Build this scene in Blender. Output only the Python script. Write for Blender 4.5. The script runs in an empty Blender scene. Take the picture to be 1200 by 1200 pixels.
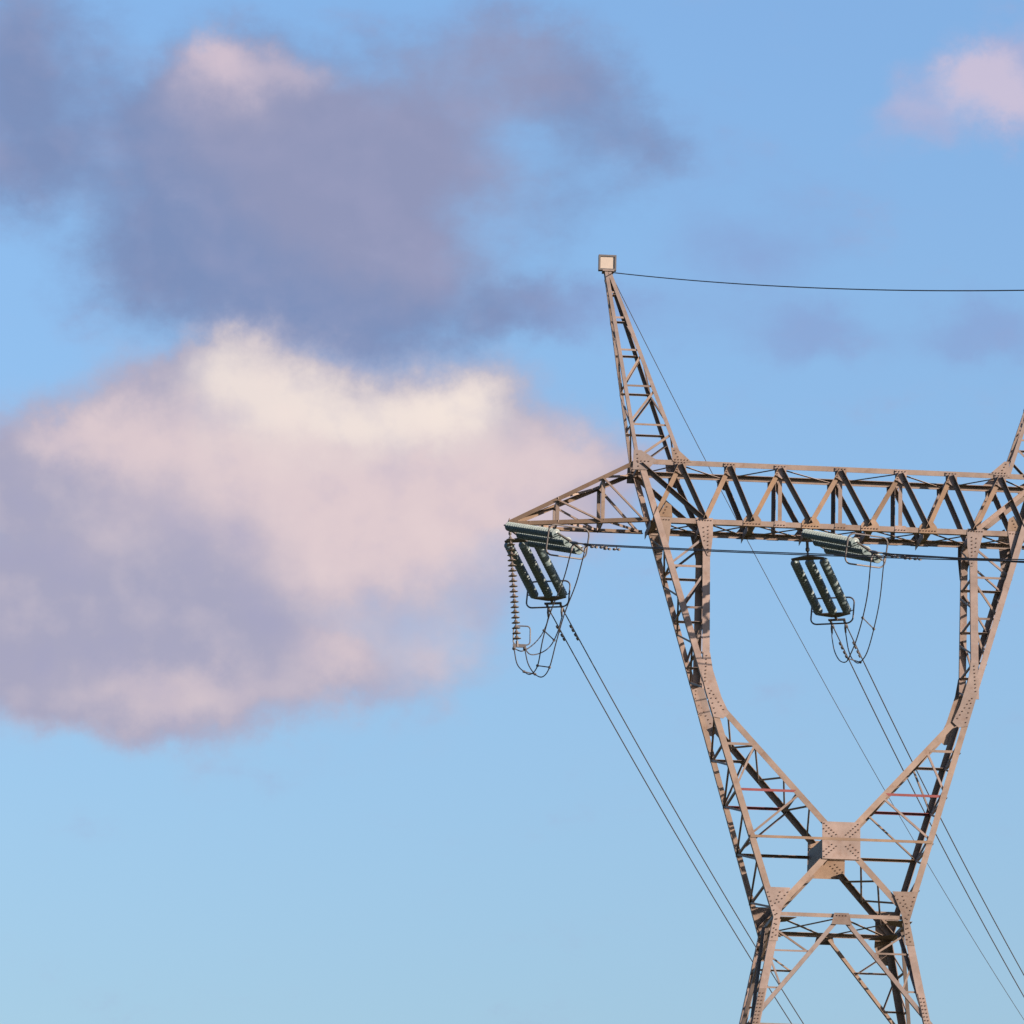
import bpy, bmesh, math, random
from mathutils import Vector, Matrix
R = math.radians
random.seed(7)
scene = bpy.context.scene
COL = scene.collection

# ------------------------------------------------------------------ camera
cam_d = bpy.data.cameras.new("camera")
cam_d.sensor_width = 36.0
cam_d.lens = 18.0 / math.tan(R(5.0))
cam_d.clip_start = 0.5
cam_d.clip_end = 40000
cam = bpy.data.objects.new("camera", cam_d)
COL.objects.link(cam)
cam.matrix_world = (Matrix.Translation((0, 0, 1.7)) @ Matrix.Rotation(R(90 + 13.7), 4, 'X')
                    @ Matrix.Rotation(R(1.25), 4, 'Z'))
scene.camera = cam

# ------------------------------------------------------------------ light, sky
SUN_AZ, SUN_EL = 116.0, 17.0           # clockwise from +Y (view direction)
EXPOSURE = 1.95
scene.view_settings.view_transform = 'Standard'
scene.view_settings.look = 'None'
scene.view_settings.gamma = 1.0
scene.view_settings.use_curve_mapping = False
scene.view_settings.exposure = EXPOSURE
sd = Vector((math.sin(R(SUN_AZ)) * math.cos(R(SUN_EL)), math.cos(R(SUN_AZ)) * math.cos(R(SUN_EL)), math.sin(R(SUN_EL))))
sun_d = bpy.data.lights.new("sun", 'SUN')
sun_d.energy = 5.0
sun_d.angle = R(0.5)
sun_d.color = (1.0, 0.75, 0.56)
sun = bpy.data.objects.new("sun", sun_d)
COL.objects.link(sun)
sun.rotation_euler = sd.to_track_quat('Z', 'Y').to_euler()
sun.location = (60, -40, 90)

world = bpy.data.worlds.new("World")
scene.world = world
world.use_nodes = True
NT = world.node_tree
NT.nodes.clear()


def nd(kind, **kw):
    n = NT.nodes.new(kind)
    for k, v in kw.items():
        setattr(n, k, v)
    return n


def put(sock, v):
    if isinstance(v, bpy.types.NodeSocket):
        NT.links.new(v, sock)
    else:
        sock.default_value = v


def mth(op, a, b=None, c=None, clamp=False):
    n = nd('ShaderNodeMath', operation=op, use_clamp=clamp)
    put(n.inputs[0], a)
    if b is not None:
        put(n.inputs[1], b)
    if c is not None:
        put(n.inputs[2], c)
    return n.outputs[0]


def vmt(op, a, b=None, out=0):
    n = nd('ShaderNodeVectorMath', operation=op)
    put(n.inputs[0], a)
    if b is not None:
        if op == 'SCALE':
            put(n.inputs[3], b)
        else:
            put(n.inputs[1], b)
    return n.outputs[out]


def noise(vec, scale, detail=5.0, rough=0.55, col=False):
    n = nd('ShaderNodeTexNoise', noise_dimensions='3D')
    put(n.inputs['Vector'], vec)
    n.inputs['Scale'].default_value = scale
    n.inputs['Detail'].default_value = detail
    n.inputs['Roughness'].default_value = rough
    return n.outputs['Color' if col else 'Fac']


def sstep(v, lo, hi, a=0.0, b=1.0):
    n = nd('ShaderNodeMapRange', interpolation_type='SMOOTHSTEP', clamp=True)
    put(n.inputs['Value'], v)
    n.inputs['From Min'].default_value = lo
    n.inputs['From Max'].default_value = hi
    n.inputs['To Min'].default_value = a
    n.inputs['To Max'].default_value = b
    return n.outputs['Result']


def mixc(f, a, b):
    n = nd('ShaderNodeMix', data_type='RGBA')
    put(n.inputs[0], f)
    put(n.inputs[6], a)
    put(n.inputs[7], b)
    return n.outputs[2]


def lin(r, g, b, k=None):
    """sRGB 0-255 as seen in the picture -> radiance at this exposure"""
    k = 2.0 ** -EXPOSURE if k is None else k
    f = lambda c: (c / 255.0 / 12.92 if c <= 10 else ((c / 255.0 + 0.055) / 1.055) ** 2.4) * k
    return (f(r), f(g), f(b), 1.0)


def puffs(vec, blobs):
    """sum of soft elliptic puffs at (azimuth, elevation, half-width, half-height, amount), degrees on the sky"""
    tot = None
    for az, el, rx, ry, am in blobs:
        d = vmt('SUBTRACT', vec, (az, el, 0))
        q = vmt('MULTIPLY', d, (1.0 / rx, 1.0 / ry, 0))
        r2 = vmt('DOT_PRODUCT', q, q, out=1)
        g = mth('POWER', 2.718, mth('MULTIPLY', r2, -1.0))
        tot = mth('MULTIPLY', g, am) if tot is None else mth('MULTIPLY_ADD', g, am, tot)
    return tot


tc = nd('ShaderNodeTexCoord')
sep = nd('ShaderNodeSeparateXYZ')
nrm = vmt('NORMALIZE', tc.outputs['Generated'])
NT.links.new(nrm, sep.inputs[0])
azi = mth('MULTIPLY', mth('ARCTAN2', sep.outputs[0], sep.outputs[1]), 57.29578)
ele = mth('MULTIPLY', mth('ARCSINE', sep.outputs[2]), 57.29578)
cmb = nd('ShaderNodeCombineXYZ')
NT.links.new(azi, cmb.inputs[0])
NT.links.new(ele, cmb.inputs[1])
AE = cmb.outputs[0]

warp1 = vmt('SCALE', vmt('SUBTRACT', noise(AE, 0.55, 3.0, 0.5, True), (0.5, 0.5, 0.5)), 0.7)
warp2 = vmt('SCALE', vmt('SUBTRACT', noise(vmt('ADD', AE, (31, 7, 3)), 1.9, 6.0, 0.62, True), (0.5, 0.5, 0.5)), 0.62)
WV = vmt('ADD', vmt('ADD', AE, warp1), warp2)
WS = vmt('ADD', AE, vmt('ADD', warp1, vmt('SCALE', warp2, 1.6)))

sky = nd('ShaderNodeTexSky', sky_type='NISHITA')
sky.sun_disc = False
sky.sun_elevation = R(SUN_EL)
sky.sun_rotation = R(SUN_AZ)
sky.altitude = 0
sky.air_density = 1.5
sky.dust_density = 2.5
sky.ozone_density = 6.0
bg_sky = nd('ShaderNodeBackground')
NT.links.new(vmt('MULTIPLY', sky.outputs[0], (1.05, 0.97, 1.02)), bg_sky.inputs[0])
bg_sky.inputs[1].default_value = 0.0672

fb = noise(vmt('ADD', AE, (11, 3, 0)), 1.0, 5.0, 0.5)
fbx = noise(vmt('ADD', AE, (10.85, 2.8, 0)), 1.0, 5.0, 0.5)    # the same noise a little towards the sun
fbw = noise(vmt('MULTIPLY', vmt('ADD', AE, (5, 9, 2)), (0.85, 1.4, 1)), 1.15, 8.0, 0.6)
relief = mth('SUBTRACT', fb, fbx)

# upper dim cloud
gB = puffs(WV, [(-2.41, 16.39, 1.59, 1.25, 1.10), (-3.13, 17.20, 0.92, 0.75, 0.70), (-2.81, 17.92, 0.71, 0.42, 0.75), (-1.47, 17.09, 1.09, 1.00, 0.80), (-1.78, 15.66, 1.34, 0.67, 0.70), (-3.70, 16.01, 0.67, 0.58, 0.60), (-0.61, 17.61, 0.67, 0.84, 0.35), (-0.11, 18.28, 0.75, 0.50, 0.65), (0.61, 17.84, 0.67, 0.42, 0.70), (1.23, 17.31, 0.58, 0.38, 0.65), (0.54, 16.72, 0.75, 0.50, 0.38), (-3.32, 17.52, 0.50, 0.42, 0.50), (-0.04, 15.62, 0.92, 0.38, 0.55), (-5.16, 17.86, 0.88, 1.09, 1.00), (-4.86, 16.96, 0.67, 0.50, 0.50), (-3.84, 17.34, 0.50, 0.33, 0.20)])
dB = sstep(mth('MULTIPLY_ADD', mth('SUBTRACT', fbw, 0.5), 1.0, gB), 0.1, 1.15, 0.0, 0.97)
cB = mixc(sstep(puffs(WV, [(-1.55, 16.75, 1.59, 1.00, 1.00), (-0.10, 18.20, 1.00, 0.58, 0.70), (-2.70, 17.38, 1.25, 0.67, 0.50), (-0.78, 17.19, 1.00, 1.00, 0.60)]), 0.1, 0.9), lin(124, 143, 185), lin(144, 150, 184))
cB = mixc(sstep(puffs(WV, [(-2.85, 17.94, 0.71, 0.32, 0.90), (-2.80, 17.59, 0.58, 0.42, 0.25), (-3.17, 18.11, 0.33, 0.33, 0.50), (-2.11, 17.86, 0.33, 0.21, 0.40), (-3.32, 17.52, 0.58, 0.33, 0.35)]), 0.0, 1.7), cB, lin(216, 197, 208))
cB = mixc(mth('MULTIPLY_ADD', relief, 1.0, 0.03, clamp=True), cB, lin(168, 166, 197))
# thin veils and the small pink puff
gF = puffs(WV, [(2.38, 16.24, 0.92, 0.38, 0.75), (3.08, 15.54, 0.58, 0.29, 0.90), (4.72, 15.55, 0.75, 0.33, 0.85), (1.95, 15.49, 0.67, 0.38, 0.35), (0.48, 15.63, 1.00, 0.33, 0.95), (2.54, 16.83, 1.34, 0.50, 0.30), (1.66, 17.48, 0.67, 0.50, 0.25), (-4.27, 17.32, 1.00, 0.50, 0.40), (-4.38, 15.74, 0.50, 0.50, 0.35), (-0.64, 18.52, 1.00, 0.42, 0.40)])
dF = sstep(mth('MULTIPLY_ADD', mth('SUBTRACT', fbw, 0.45), 0.9, gF), 0.1, 1.1, 0.0, 0.62)
cF = lin(137, 158, 206)
gP = puffs(WV, [(4.80, 17.83, 0.75, 0.46, 0.80), (5.41, 17.83, 0.67, 0.50, 0.70), (4.01, 17.66, 0.42, 0.33, 0.50), (5.06, 18.08, 0.42, 0.33, 0.50), (4.10, 17.42, 1.00, 0.25, 0.30)])
dP = sstep(mth('MULTIPLY_ADD', mth('SUBTRACT', fbw, 0.5), 1.3, gP), 0.1, 1.15, 0.0, 0.85)
cP = mixc(sstep(puffs(WV, [(4.71, 17.95, 0.50, 0.38, 1.00), (5.06, 17.66, 0.50, 0.33, 0.50), (3.93, 17.66, 0.33, 0.21, 0.40)]), 0.2, 1.0), lin(172, 177, 213), lin(210, 195, 214))
# bright cumulus
gA = puffs(WV, [(-2.60, 14.47, 1.67, 0.63, 1.00), (-1.31, 14.34, 1.42, 0.75, 1.00), (-3.09, 14.87, 0.58, 0.42, 0.70), (-2.84, 15.04, 0.29, 0.23, 0.45), (-0.45, 14.69, 0.46, 0.42, 0.60), (-4.13, 13.83, 1.34, 0.75, 1.00), (-4.91, 14.05, 0.84, 0.50, 0.60), (0.16, 14.04, 0.92, 0.54, 0.90), (0.85, 14.05, 0.50, 0.38, 0.55), (-2.99, 13.28, 1.84, 1.00, 1.00), (-1.54, 13.33, 1.25, 0.75, 0.70)])
gAs = puffs(WV, [(0.35, 13.46, 0.67, 0.42, 0.45), (-1.01, 13.01, 0.67, 0.42, 0.35), (1.02, 14.30, 0.42, 0.29, 0.30), (-3.70, 11.63, 1.25, 0.33, 0.35), (-4.85, 12.80, 1.42, 0.84, 1.20), (-3.56, 12.43, 1.59, 0.75, 1.10), (0.77, 13.97, 0.67, 0.42, 0.60), (-4.06, 12.20, 1.59, 0.63, 0.90), (-2.52, 12.05, 1.25, 0.50, 0.80), (-1.67, 12.16, 0.50, 0.29, 0.60), (-0.65, 12.18, 0.50, 0.38, 0.60), (-0.33, 13.02, 0.84, 0.50, 0.60), (0.68, 14.13, 0.58, 0.50, 0.60), (-4.30, 11.78, 1.17, 0.33, 0.45), (-1.33, 12.00, 0.84, 0.33, 0.30)])
dA = sstep(mth('MULTIPLY_ADD', mth('SUBTRACT', fb, 0.5), 0.8, gA), 0.14, 0.98)
dA2 = sstep(mth('MULTIPLY_ADD', mth('SUBTRACT', fbw, 0.5), 0.8, gAs), 0.16, 1.35)
dAA = mth('SUBTRACT', 1.0, mth('MULTIPLY', mth('SUBTRACT', 1.0, dA), mth('SUBTRACT', 1.0, dA2)))
lavA = lin(168, 167, 192)
cA = mixc(sstep(puffs(WV, [(-2.24, 13.98, 1.92, 0.92, 1.00), (0.16, 14.04, 1.17, 0.67, 0.80), (-3.89, 14.34, 1.09, 0.42, 0.60), (-4.19, 13.24, 0.58, 0.42, 0.25), (-1.02, 13.26, 1.25, 0.75, 0.75), (-1.87, 12.90, 0.67, 0.42, 0.25), (-3.28, 11.81, 1.25, 0.33, 0.75), (-1.68, 12.20, 0.58, 0.33, 0.70), (-0.57, 12.23, 0.50, 0.38, 0.70), (0.85, 14.30, 0.50, 0.42, 0.40), (-4.66, 14.35, 0.58, 0.23, 0.35)]), 0.1, 1.3), lavA, lin(222, 203, 207))
cA = mixc(sstep(puffs(WV, [(-1.19, 14.61, 1.13, 0.42, 1.50), (-2.44, 14.64, 0.84, 0.46, 0.95), (-2.92, 15.00, 0.50, 0.38, 1.00), (-0.54, 14.77, 0.50, 0.38, 0.80), (-2.59, 13.97, 1.09, 0.38, 0.20)]), 0.0, 2.2), cA, lin(245, 231, 222))
shade = mth('MULTIPLY', mth('MULTIPLY', relief, -1.3, clamp=True), 0.9)
cA = mixc(shade, cA, lin(156, 158, 196))
lite = mth('MULTIPLY', relief, 0.8, clamp=True)
cA = mixc(lite, cA, lin(248, 226, 220))


def over(shader, fac, col):
    b = nd('ShaderNodeBackground')
    put(b.inputs[0], col)
    b.inputs[1].default_value = 1.0
    m = nd('ShaderNodeMixShader')
    put(m.inputs[0], fac)
    NT.links.new(shader, m.inputs[1])
    NT.links.new(b.outputs[0], m.inputs[2])
    return m.outputs[0]


sh = over(bg_sky.outputs[0], dF, cF)
sh = over(sh, sstep(mth('MULTIPLY_ADD', mth('SUBTRACT', fbw, 0.5), 0.8, gB), 0.05, 1.0, 0.0, 0.25), cB)
sh = over(sh, dB, cB)
sh = over(sh, dP, cP)
halo = mth('ADD', mth('ADD', gA, gAs), mth('MULTIPLY', mth('SUBTRACT', fbw, 0.5), 1.0))
sh = over(sh, sstep(halo, 0.0, 1.0, 0.0, 0.5), mixc(0.5, cA, lin(190, 188, 214)))
sh = over(sh, dAA, cA)
wo = nd('ShaderNodeOutputWorld')
NT.links.new(sh, wo.inputs[0])
world.cycles.sampling_method = 'MANUAL'
world.cycles.sample_map_resolution = 512


# ------------------------------------------------------------------ materials
def material(name, base, rough=0.6, metal=0.0, spots=None, spot_amt=0.5, scale=2.0, var=0.18, spec=0.5, bump=0.0, pervar=0.0):
    m = bpy.data.materials.new(name)
    m.use_nodes = True
    t = m.node_tree
    b = t.nodes['Principled BSDF']
    b.inputs['Roughness'].default_value = rough
    b.inputs['Metallic'].default_value = metal
    b.inputs['Specular IOR Level'].default_value = spec
    co = t.nodes.new('ShaderNodeTexCoord')
    n1 = t.nodes.new('ShaderNodeTexNoise')
    n1.inputs['Scale'].default_value = scale
    n1.inputs['Detail'].default_value = 6
    n1.inputs['Roughness'].default_value = 0.65
    t.links.new(co.outputs['Object'], n1.inputs['Vector'])
    r = t.nodes.new('ShaderNodeValToRGB')
    r.color_ramp.elements[0].position = 0.3
    r.color_ramp.elements[1].position = 0.7
    lo = [c * (1 - var) for c in base]
    hi = [min(1, c * (1 + var)) for c in base]
    r.color_ramp.elements[0].color = (*lo, 1)
    r.color_ramp.elements[1].color = (*hi, 1)
    t.links.new(n1.outputs['Fac'], r.inputs[0])
    out = r.outputs[0]
    if spots:
        n2 = t.nodes.new('ShaderNodeTexNoise')
        n2.inputs['Scale'].default_value = scale * 3.1
        n2.inputs['Detail'].default_value = 8
        n2.inputs['Roughness'].default_value = 0.7
        t.links.new(co.outputs['Object'], n2.inputs['Vector'])
        mr = t.nodes.new('ShaderNodeMapRange')
        mr.inputs['From Min'].default_value = 0.52
        mr.inputs['From Max'].default_value = 0.75
        mr.inputs['To Max'].default_value = spot_amt
        t.links.new(n2.outputs['Fac'], mr.inputs[0])
        mx = t.nodes.new('ShaderNodeMix')
        mx.data_type = 'RGBA'
        t.links.new(mr.outputs[0], mx.inputs[0])
        t.links.new(out, mx.inputs[6])
        mx.inputs[7].default_value = (*spots, 1)
        out = mx.outputs[2]
    if pervar:
        oi = t.nodes.new('ShaderNodeObjectInfo')
        cr = t.nodes.new('ShaderNodeValToRGB')
        cr.color_ramp.interpolation = 'LINEAR'
        k = pervar
        cols = [(1 - k, 1 - k * 1.05, 1 - k * 1.1), (1.06, 1.0, 0.9), (1 - .45 * k, 1 - .35 * k, 1 - .2 * k), (1 + .5 * k, 1 + .42 * k, 1 + .42 * k)]
        e = cr.color_ramp.elements
        e[0].position, e[1].position = 0.0, 1.0
        e[0].color, e[1].color = (*cols[0], 1), (*cols[3], 1)
        for pos, c in ((0.33, cols[1]), (0.66, cols[2])):
            e.new(pos).color = (*c, 1)
        t.links.new(oi.outputs['Random'], cr.inputs[0])
        mm = t.nodes.new('ShaderNodeMix')
        mm.data_type = 'RGBA'
        mm.blend_type = 'MULTIPLY'
        mm.inputs[0].default_value = 1.0
        t.links.new(out, mm.inputs[6])
        t.links.new(cr.outputs[0], mm.inputs[7])
        out = mm.outputs[2]
    t.links.new(out, b.inputs['Base Color'])
    if bump:
        bp = t.nodes.new('ShaderNodeBump')
        bp.inputs['Strength'].default_value = bump
        bp.inputs['Distance'].default_value = 0.01
        t.links.new(n1.outputs['Fac'], bp.inputs['Height'])
        t.links.new(bp.outputs[0], b.inputs['Normal'])
    return m


STEEL = material("weathered_steel_paint", (0.124, 0.106, 0.101), 0.62, 0.0, (0.075, 0.042, 0.028), 0.6, 1.3, 0.22, 0.2, pervar=0.32)
OCHRE = material("ochre_steel_paint", (0.124, 0.095, 0.074), 0.65, 0.0, (0.09, 0.05, 0.028), 0.55, 1.1, 0.22, 0.2, pervar=0.25)
RED = material("red_oxide_paint", (0.10, 0.026, 0.03), 0.6, 0.0, (0.1, 0.03, 0.03), 0.4, 2.0, 0.2, 0.3)
BOLT = material("rusty_bolt", (0.055, 0.036, 0.028), 0.8, 0.0, None, 0, 5.0, 0.3, 0.2)
HARD = material("galvanised_hardware", (0.045, 0.045, 0.05), 0.6, 0.1, (0.04, 0.028, 0.02), 0.5, 6.0, 0.2)
GLASS = material("dark_green_insulator_glass", (0.07, 0.108, 0.124), 0.5, 0.0, None, 0, 5.0, 0.2, 0.4)
PORC = material("brown_grey_insulator", (0.075, 0.068, 0.065), 0.4, 0.0, None, 0, 5.0, 0.2, 0.6)
WIRE = material("weathered_aluminium_wire", (0.022, 0.022, 0.025), 0.7, 0.0, None, 0, 3.0, 0.15, 0.3)
PANEL = material("pale_enamel_panel", (0.21, 0.195, 0.18), 0.6, 0.0, (0.28, 0.24, 0.2), 0.4, 3.0, 0.08)
CONC = material("weathered_concrete", (0.32, 0.3, 0.27), 0.9, 0.0, (0.18, 0.17, 0.15), 0.5, 3.0, 0.2)
FIELD = material("dry_grass_field", (0.085, 0.085, 0.04), 0.95, 0.0, (0.13, 0.1, 0.055), 0.8, 0.02, 0.35, 0.1)


# ------------------------------------------------------------------ mesh helpers
def link(name, bm, mats, parent=None, origin=None, smooth=False):
    bmesh.ops.recalc_face_normals(bm, faces=bm.faces)
    me = bpy.data.meshes.new(name)
    if origin is not None:
        bmesh.ops.translate(bm, vec=-Vector(origin), verts=bm.verts)
    bm.to_mesh(me)
    bm.free()
    if not isinstance(mats, (list, tuple)):
        mats = [mats]
    for m in mats:
        me.materials.append(m)
    if smooth:
        for p in me.polygons:
            p.use_smooth = True
    o = bpy.data.objects.new(name, me)
    COL.objects.link(o)
    if parent is not None:
        o.parent = parent
    return o


def empty(name, loc, rz=0.0):
    o = bpy.data.objects.new(name, None)
    o.empty_display_size = 0.5
    o.location = loc
    o.rotation_euler = (0, 0, rz)
    COL.objects.link(o)
    return o


def tag(o, label, cat, group=None, kind=None):
    if label:
        o['label'] = label
    if cat:
        o['category'] = cat
    if group:
        o['group'] = group
    if kind:
        o['kind'] = kind


def prism(bm, prof, a, b, ex, ey, mi=0):
    """extrude the closed 2-D profile (in ex, ey) from a to b"""
    v0 = [bm.verts.new(a + ex * x + ey * y) for x, y in prof]
    v1 = [bm.verts.new(b + ex * x + ey * y) for x, y in prof]
    n = len(prof)
    fs = [bm.faces.new((v0[i], v0[(i + 1) % n], v1[(i + 1) % n], v1[i])) for i in range(n)]
    fs.append(bm.faces.new(v0[::-1]))
    fs.append(bm.faces.new(v1))
    for f in fs:
        f.material_index = mi


def angle(bm, a, b, e1, e2, w, t=0.016, w2=None):
    """rolled steel angle; its heel runs from a to b, flanges along e1 and e2"""
    a, b = Vector(a), Vector(b)
    ax = (b - a).normalized()
    e1 = Vector(e1)
    e1 = (e1 - ax * e1.dot(ax)).normalized()
    e2 = Vector(e2)
    e2 = (e2 - ax * e2.dot(ax))
    e2 = (e2 - e1 * e2.dot(e1)).normalized()
    w2 = w if w2 is None else w2
    prism(bm, [(0, 0), (w, 0), (w, t), (t, t), (t, w2), (0, w2)], a, b, e1, e2)


def flat_plate(bm, pts, nrm, th, bolts=(), bolt_r=0.021):
    """plate with outline pts (3-D points), thickened along nrm; bolt heads on its outer side"""
    nrm = Vector(nrm).normalized()
    pts = [Vector(p) for p in pts]
    v0 = [bm.verts.new(p) for p in pts]
    v1 = [bm.verts.new(p + nrm * th) for p in pts]
    n = len(pts)
    bm.faces.new(v0[::-1])
    bm.faces.new(v1)
    for i in range(n):
        bm.faces.new((v0[i], v0[(i + 1) % n], v1[(i + 1) % n], v1[i]))
    ex = (pts[1] - pts[0]).normalized()
    ey = nrm.cross(ex).normalized()
    for c in bolts:
        c = Vector(c)
        prof = [(bolt_r * math.cos(k * math.pi / 3), bolt_r * math.sin(k * math.pi / 3)) for k in range(6)]
        for sgn, off in ((1, th), (-1, 0.0)):
            prism(bm, prof, c + nrm * (off + sgn * 0.0005), c + nrm * (off + sgn * 0.02), ex, ey, 1)


def tube(bm, pts, r, n=8, closed=False):
    pts = [Vector(p) for p in pts]
    m = len(pts)
    rings = []
    prev = None
    for i, p in enumerate(pts):
        if closed:
            d = pts[(i + 1) % m] - pts[i - 1]
        else:
            d = pts[min(i + 1, m - 1)] - pts[max(i - 1, 0)]
        d.normalize()
        ref = prev if prev is not None else (Vector((0, 0, 1)) if abs(d.z) < 0.9 else Vector((1, 0, 0)))
        x = (ref - d * ref.dot(d)).normalized()
        prev = x
        y = d.cross(x)
        rr = r[i] if isinstance(r, (list, tuple)) else r
        rings.append([bm.verts.new(p + (x * math.cos(2 * math.pi * k / n) + y * math.sin(2 * math.pi * k / n)) * rr) for k in range(n)])
    for i in range(m if closed else m - 1):
        A, B = rings[i], rings[(i + 1) % m]
        for k in range(n):
            bm.faces.new((A[k], A[(k + 1) % n], B[(k + 1) % n], B[k]))
    if not closed:
        bm.faces.new(rings[0][::-1])
        bm.faces.new(rings[-1])


def lathe(bm, prof, a, d, n=16):
    """revolve (radius, distance) points about the axis from a along d"""
    a, d = Vector(a), Vector(d).normalized()
    x = d.orthogonal().normalized()
    y = d.cross(x)
    rings = [[bm.verts.new(a + d * h + (x * math.cos(2 * math.pi * k / n) + y * math.sin(2 * math.pi * k / n)) * r) for k in range(n)] for r, h in prof]
    for A, B in zip(rings, rings[1:]):
        for k in range(n):
            bm.faces.new((A[k], A[(k + 1) % n], B[(k + 1) % n], B[k]))
    bm.faces.new(rings[0][::-1])
    bm.faces.new(rings[-1])


def smooth_path(pts, sub=6):
    """Catmull-Rom through the points"""
    P = [Vector(p) for p in pts]
    P = [P[0] * 2 - P[1]] + P + [P[-1] * 2 - P[-2]]
    out = []
    for i in range(1, len(P) - 2):
        for k in range(sub):
            t = k / sub
            a, b, c, d = P[i - 1], P[i], P[i + 1], P[i + 2]
            out.append(0.5 * ((2 * b) + (c - a) * t + (2 * a - 5 * b + 4 * c - d) * t * t + (3 * b - a - 3 * c + d) * t ** 3))
    out.append(P[-2])
    return out


# ------------------------------------------------------------------ ground
bm = bmesh.new()
N = 48
rad = [0, 60, 200, 500, 1200, 3000, 8000, 20000]
c0 = bm.verts.new((0, 0, 0))
prev = None
for r_ in rad[1:]:
    ring = [bm.verts.new((r_ * math.cos(2 * math.pi * k / N), r_ * math.sin(2 * math.pi * k / N), 0)) for k in range(N)]
    for k in range(N):
        if prev is None:
            bm.faces.new((c0, ring[k], ring[(k + 1) % N]))
        else:
            bm.faces.new((prev[k], ring[k], ring[(k + 1) % N], prev[(k + 1) % N]))
    prev = ring
g = link("ground", bm, FIELD)
tag(g, "flat dry grass field the tower stands on, below the view", "ground", None, 'structure')

# ------------------------------------------------------------------ the tower (local: x along the crossbeam, y depth, z up)
TH = R(4.6)
T0 = Vector((10.897, 190.947, 0.0))
TM = Matrix.Translation(T0) @ Matrix.Rotation(TH, 4, 'Z')
tower = empty("transmission_tower", T0, TH)
tag(tower, "weathered tan steel lattice transmission tower with flat crossbeam and Y shaped neck", "pylon")

ZT, ZB = 49.73, 47.75        # crossbeam chords
ZW = 34.3                    # waist
J = (4.50, 41.85)            # where inner column leg meets outer leg


def lerp(x, xs, ys):
    for i in range(len(xs) - 1):
        if x <= xs[i + 1] or i == len(xs) - 2:
            t = (x - xs[i]) / (xs[i + 1] - xs[i])
            return ys[i] + (ys[i + 1] - ys[i]) * t


def D(z):
    return lerp(z, [0, 31.0, 34.3, 47.75, 49.73, 56.55], [6.2, 2.33, 2.02, 0.95, 0.95, 0.16])


def OUT(z):                  # outer leg line of the columns
    return 2.60 + 0.2975 * (z - 35.5) if z >= ZW else 2.243 + 0.195 * (ZW - z)


def P(s, z, side, off=0.0):  # point on the front (-1) or back (+1) face, off = outwards
    return Vector((s, side * (D(z) + off), z))


def bar(name, parent, p0, p1, side, w, mat=STEEL, heel=1, out=False, off=-0.024, t=0.014, w2=None, label=None):
    """angle lying in the front or back face. heel=+1: heel on the upper-right edge, -1 on the lower-left one"""
    a, b = P(p0[0], p0[1], side, off), P(p1[0], p1[1], side, off)
    ax = (b - a).normalized()
    n = Vector((0, side, 0))
    n = (n - ax * n.dot(ax)).normalized()
    e = ax.cross(n)
    if e.x < 0 or (abs(e.x) < 1e-3 and e.z < 0):
        e = -e                       # e points right in the face
    e = e * -heel                    # in-plane flange runs away from the heel
    if side > 0 and w2 is None:
        w2 = w * 1.35
    bm = bmesh.new()
    o = e * (-w / 2)
    angle(bm, a + o, b + o, e, n if out else -n, w, t, w2)
    ob = link(name, bm, mat, parent)
    if label:
        ob['label'] = label
    return ob


def strutbar(name, parent, a, b, w, up=(0, 0, 1), mat=STEEL, t=0.012, w2=None):
    """angle between two free points"""
    a, b = Vector(a), Vector(b)
    ax = (b - a).normalized()
    e1 = Vector(up)
    e1 = (e1 - ax * e1.dot(ax)).normalized()
    e2 = ax.cross(e1)
    bm = bmesh.new()
    angle(bm, a - e1 * w / 2, b - e1 * w / 2, e1, e2, w, t, w2)
    return link(name, bm, mat, parent)


def plate(parent, outline, side, off=0.004, th=0.016, bolts=(), mat=STEEL, name="gusset_plate"):
    """gusset on the front or back face from (s, z) outline; bolts (s, z)"""
    z0 = sum(p[1] for p in outline) / len(outline)
    s0 = sum(p[0] for p in outline) / len(outline)
    a = P(s0, z0 - 0.5, side)
    b = P(s0, z0 + 0.5, side)
    ax = (b - a).normalized()
    n = Vector((0, side, 0))
    n = (n - ax * n.dot(ax)).normalized()
    c = P(s0, z0, side)
    pt = lambda p: c + Vector((1, 0, 0)) * (p[0] - s0) + ax * ((p[1] - z0) / ax.z) + n * off
    bm = bmesh.new()
    flat_plate(bm, [pt(p) for p in outline], n, th, [pt(p) for p in bolts])
    return link(name, bm, [mat, BOLT], parent)


def row(a, b, n):
    return [(a[0] + (b[0] - a[0]) * (i + 0.5) / n, a[1] + (b[1] - a[1]) * (i + 0.5) / n) for i in range(n)]


def corner_leg(bm, p0, p1, side, inx, w, t=0.02, w2=None):
    """leg angle at a corner: heel on (s,z) line, flanges inwards along x (sign inx) and depth"""
    angle(bm, P(p0[0], p0[1], side), P(p1[0], p1[1], side), (inx, 0, 0), (0, -side, 0), w, t, w2)


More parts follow.
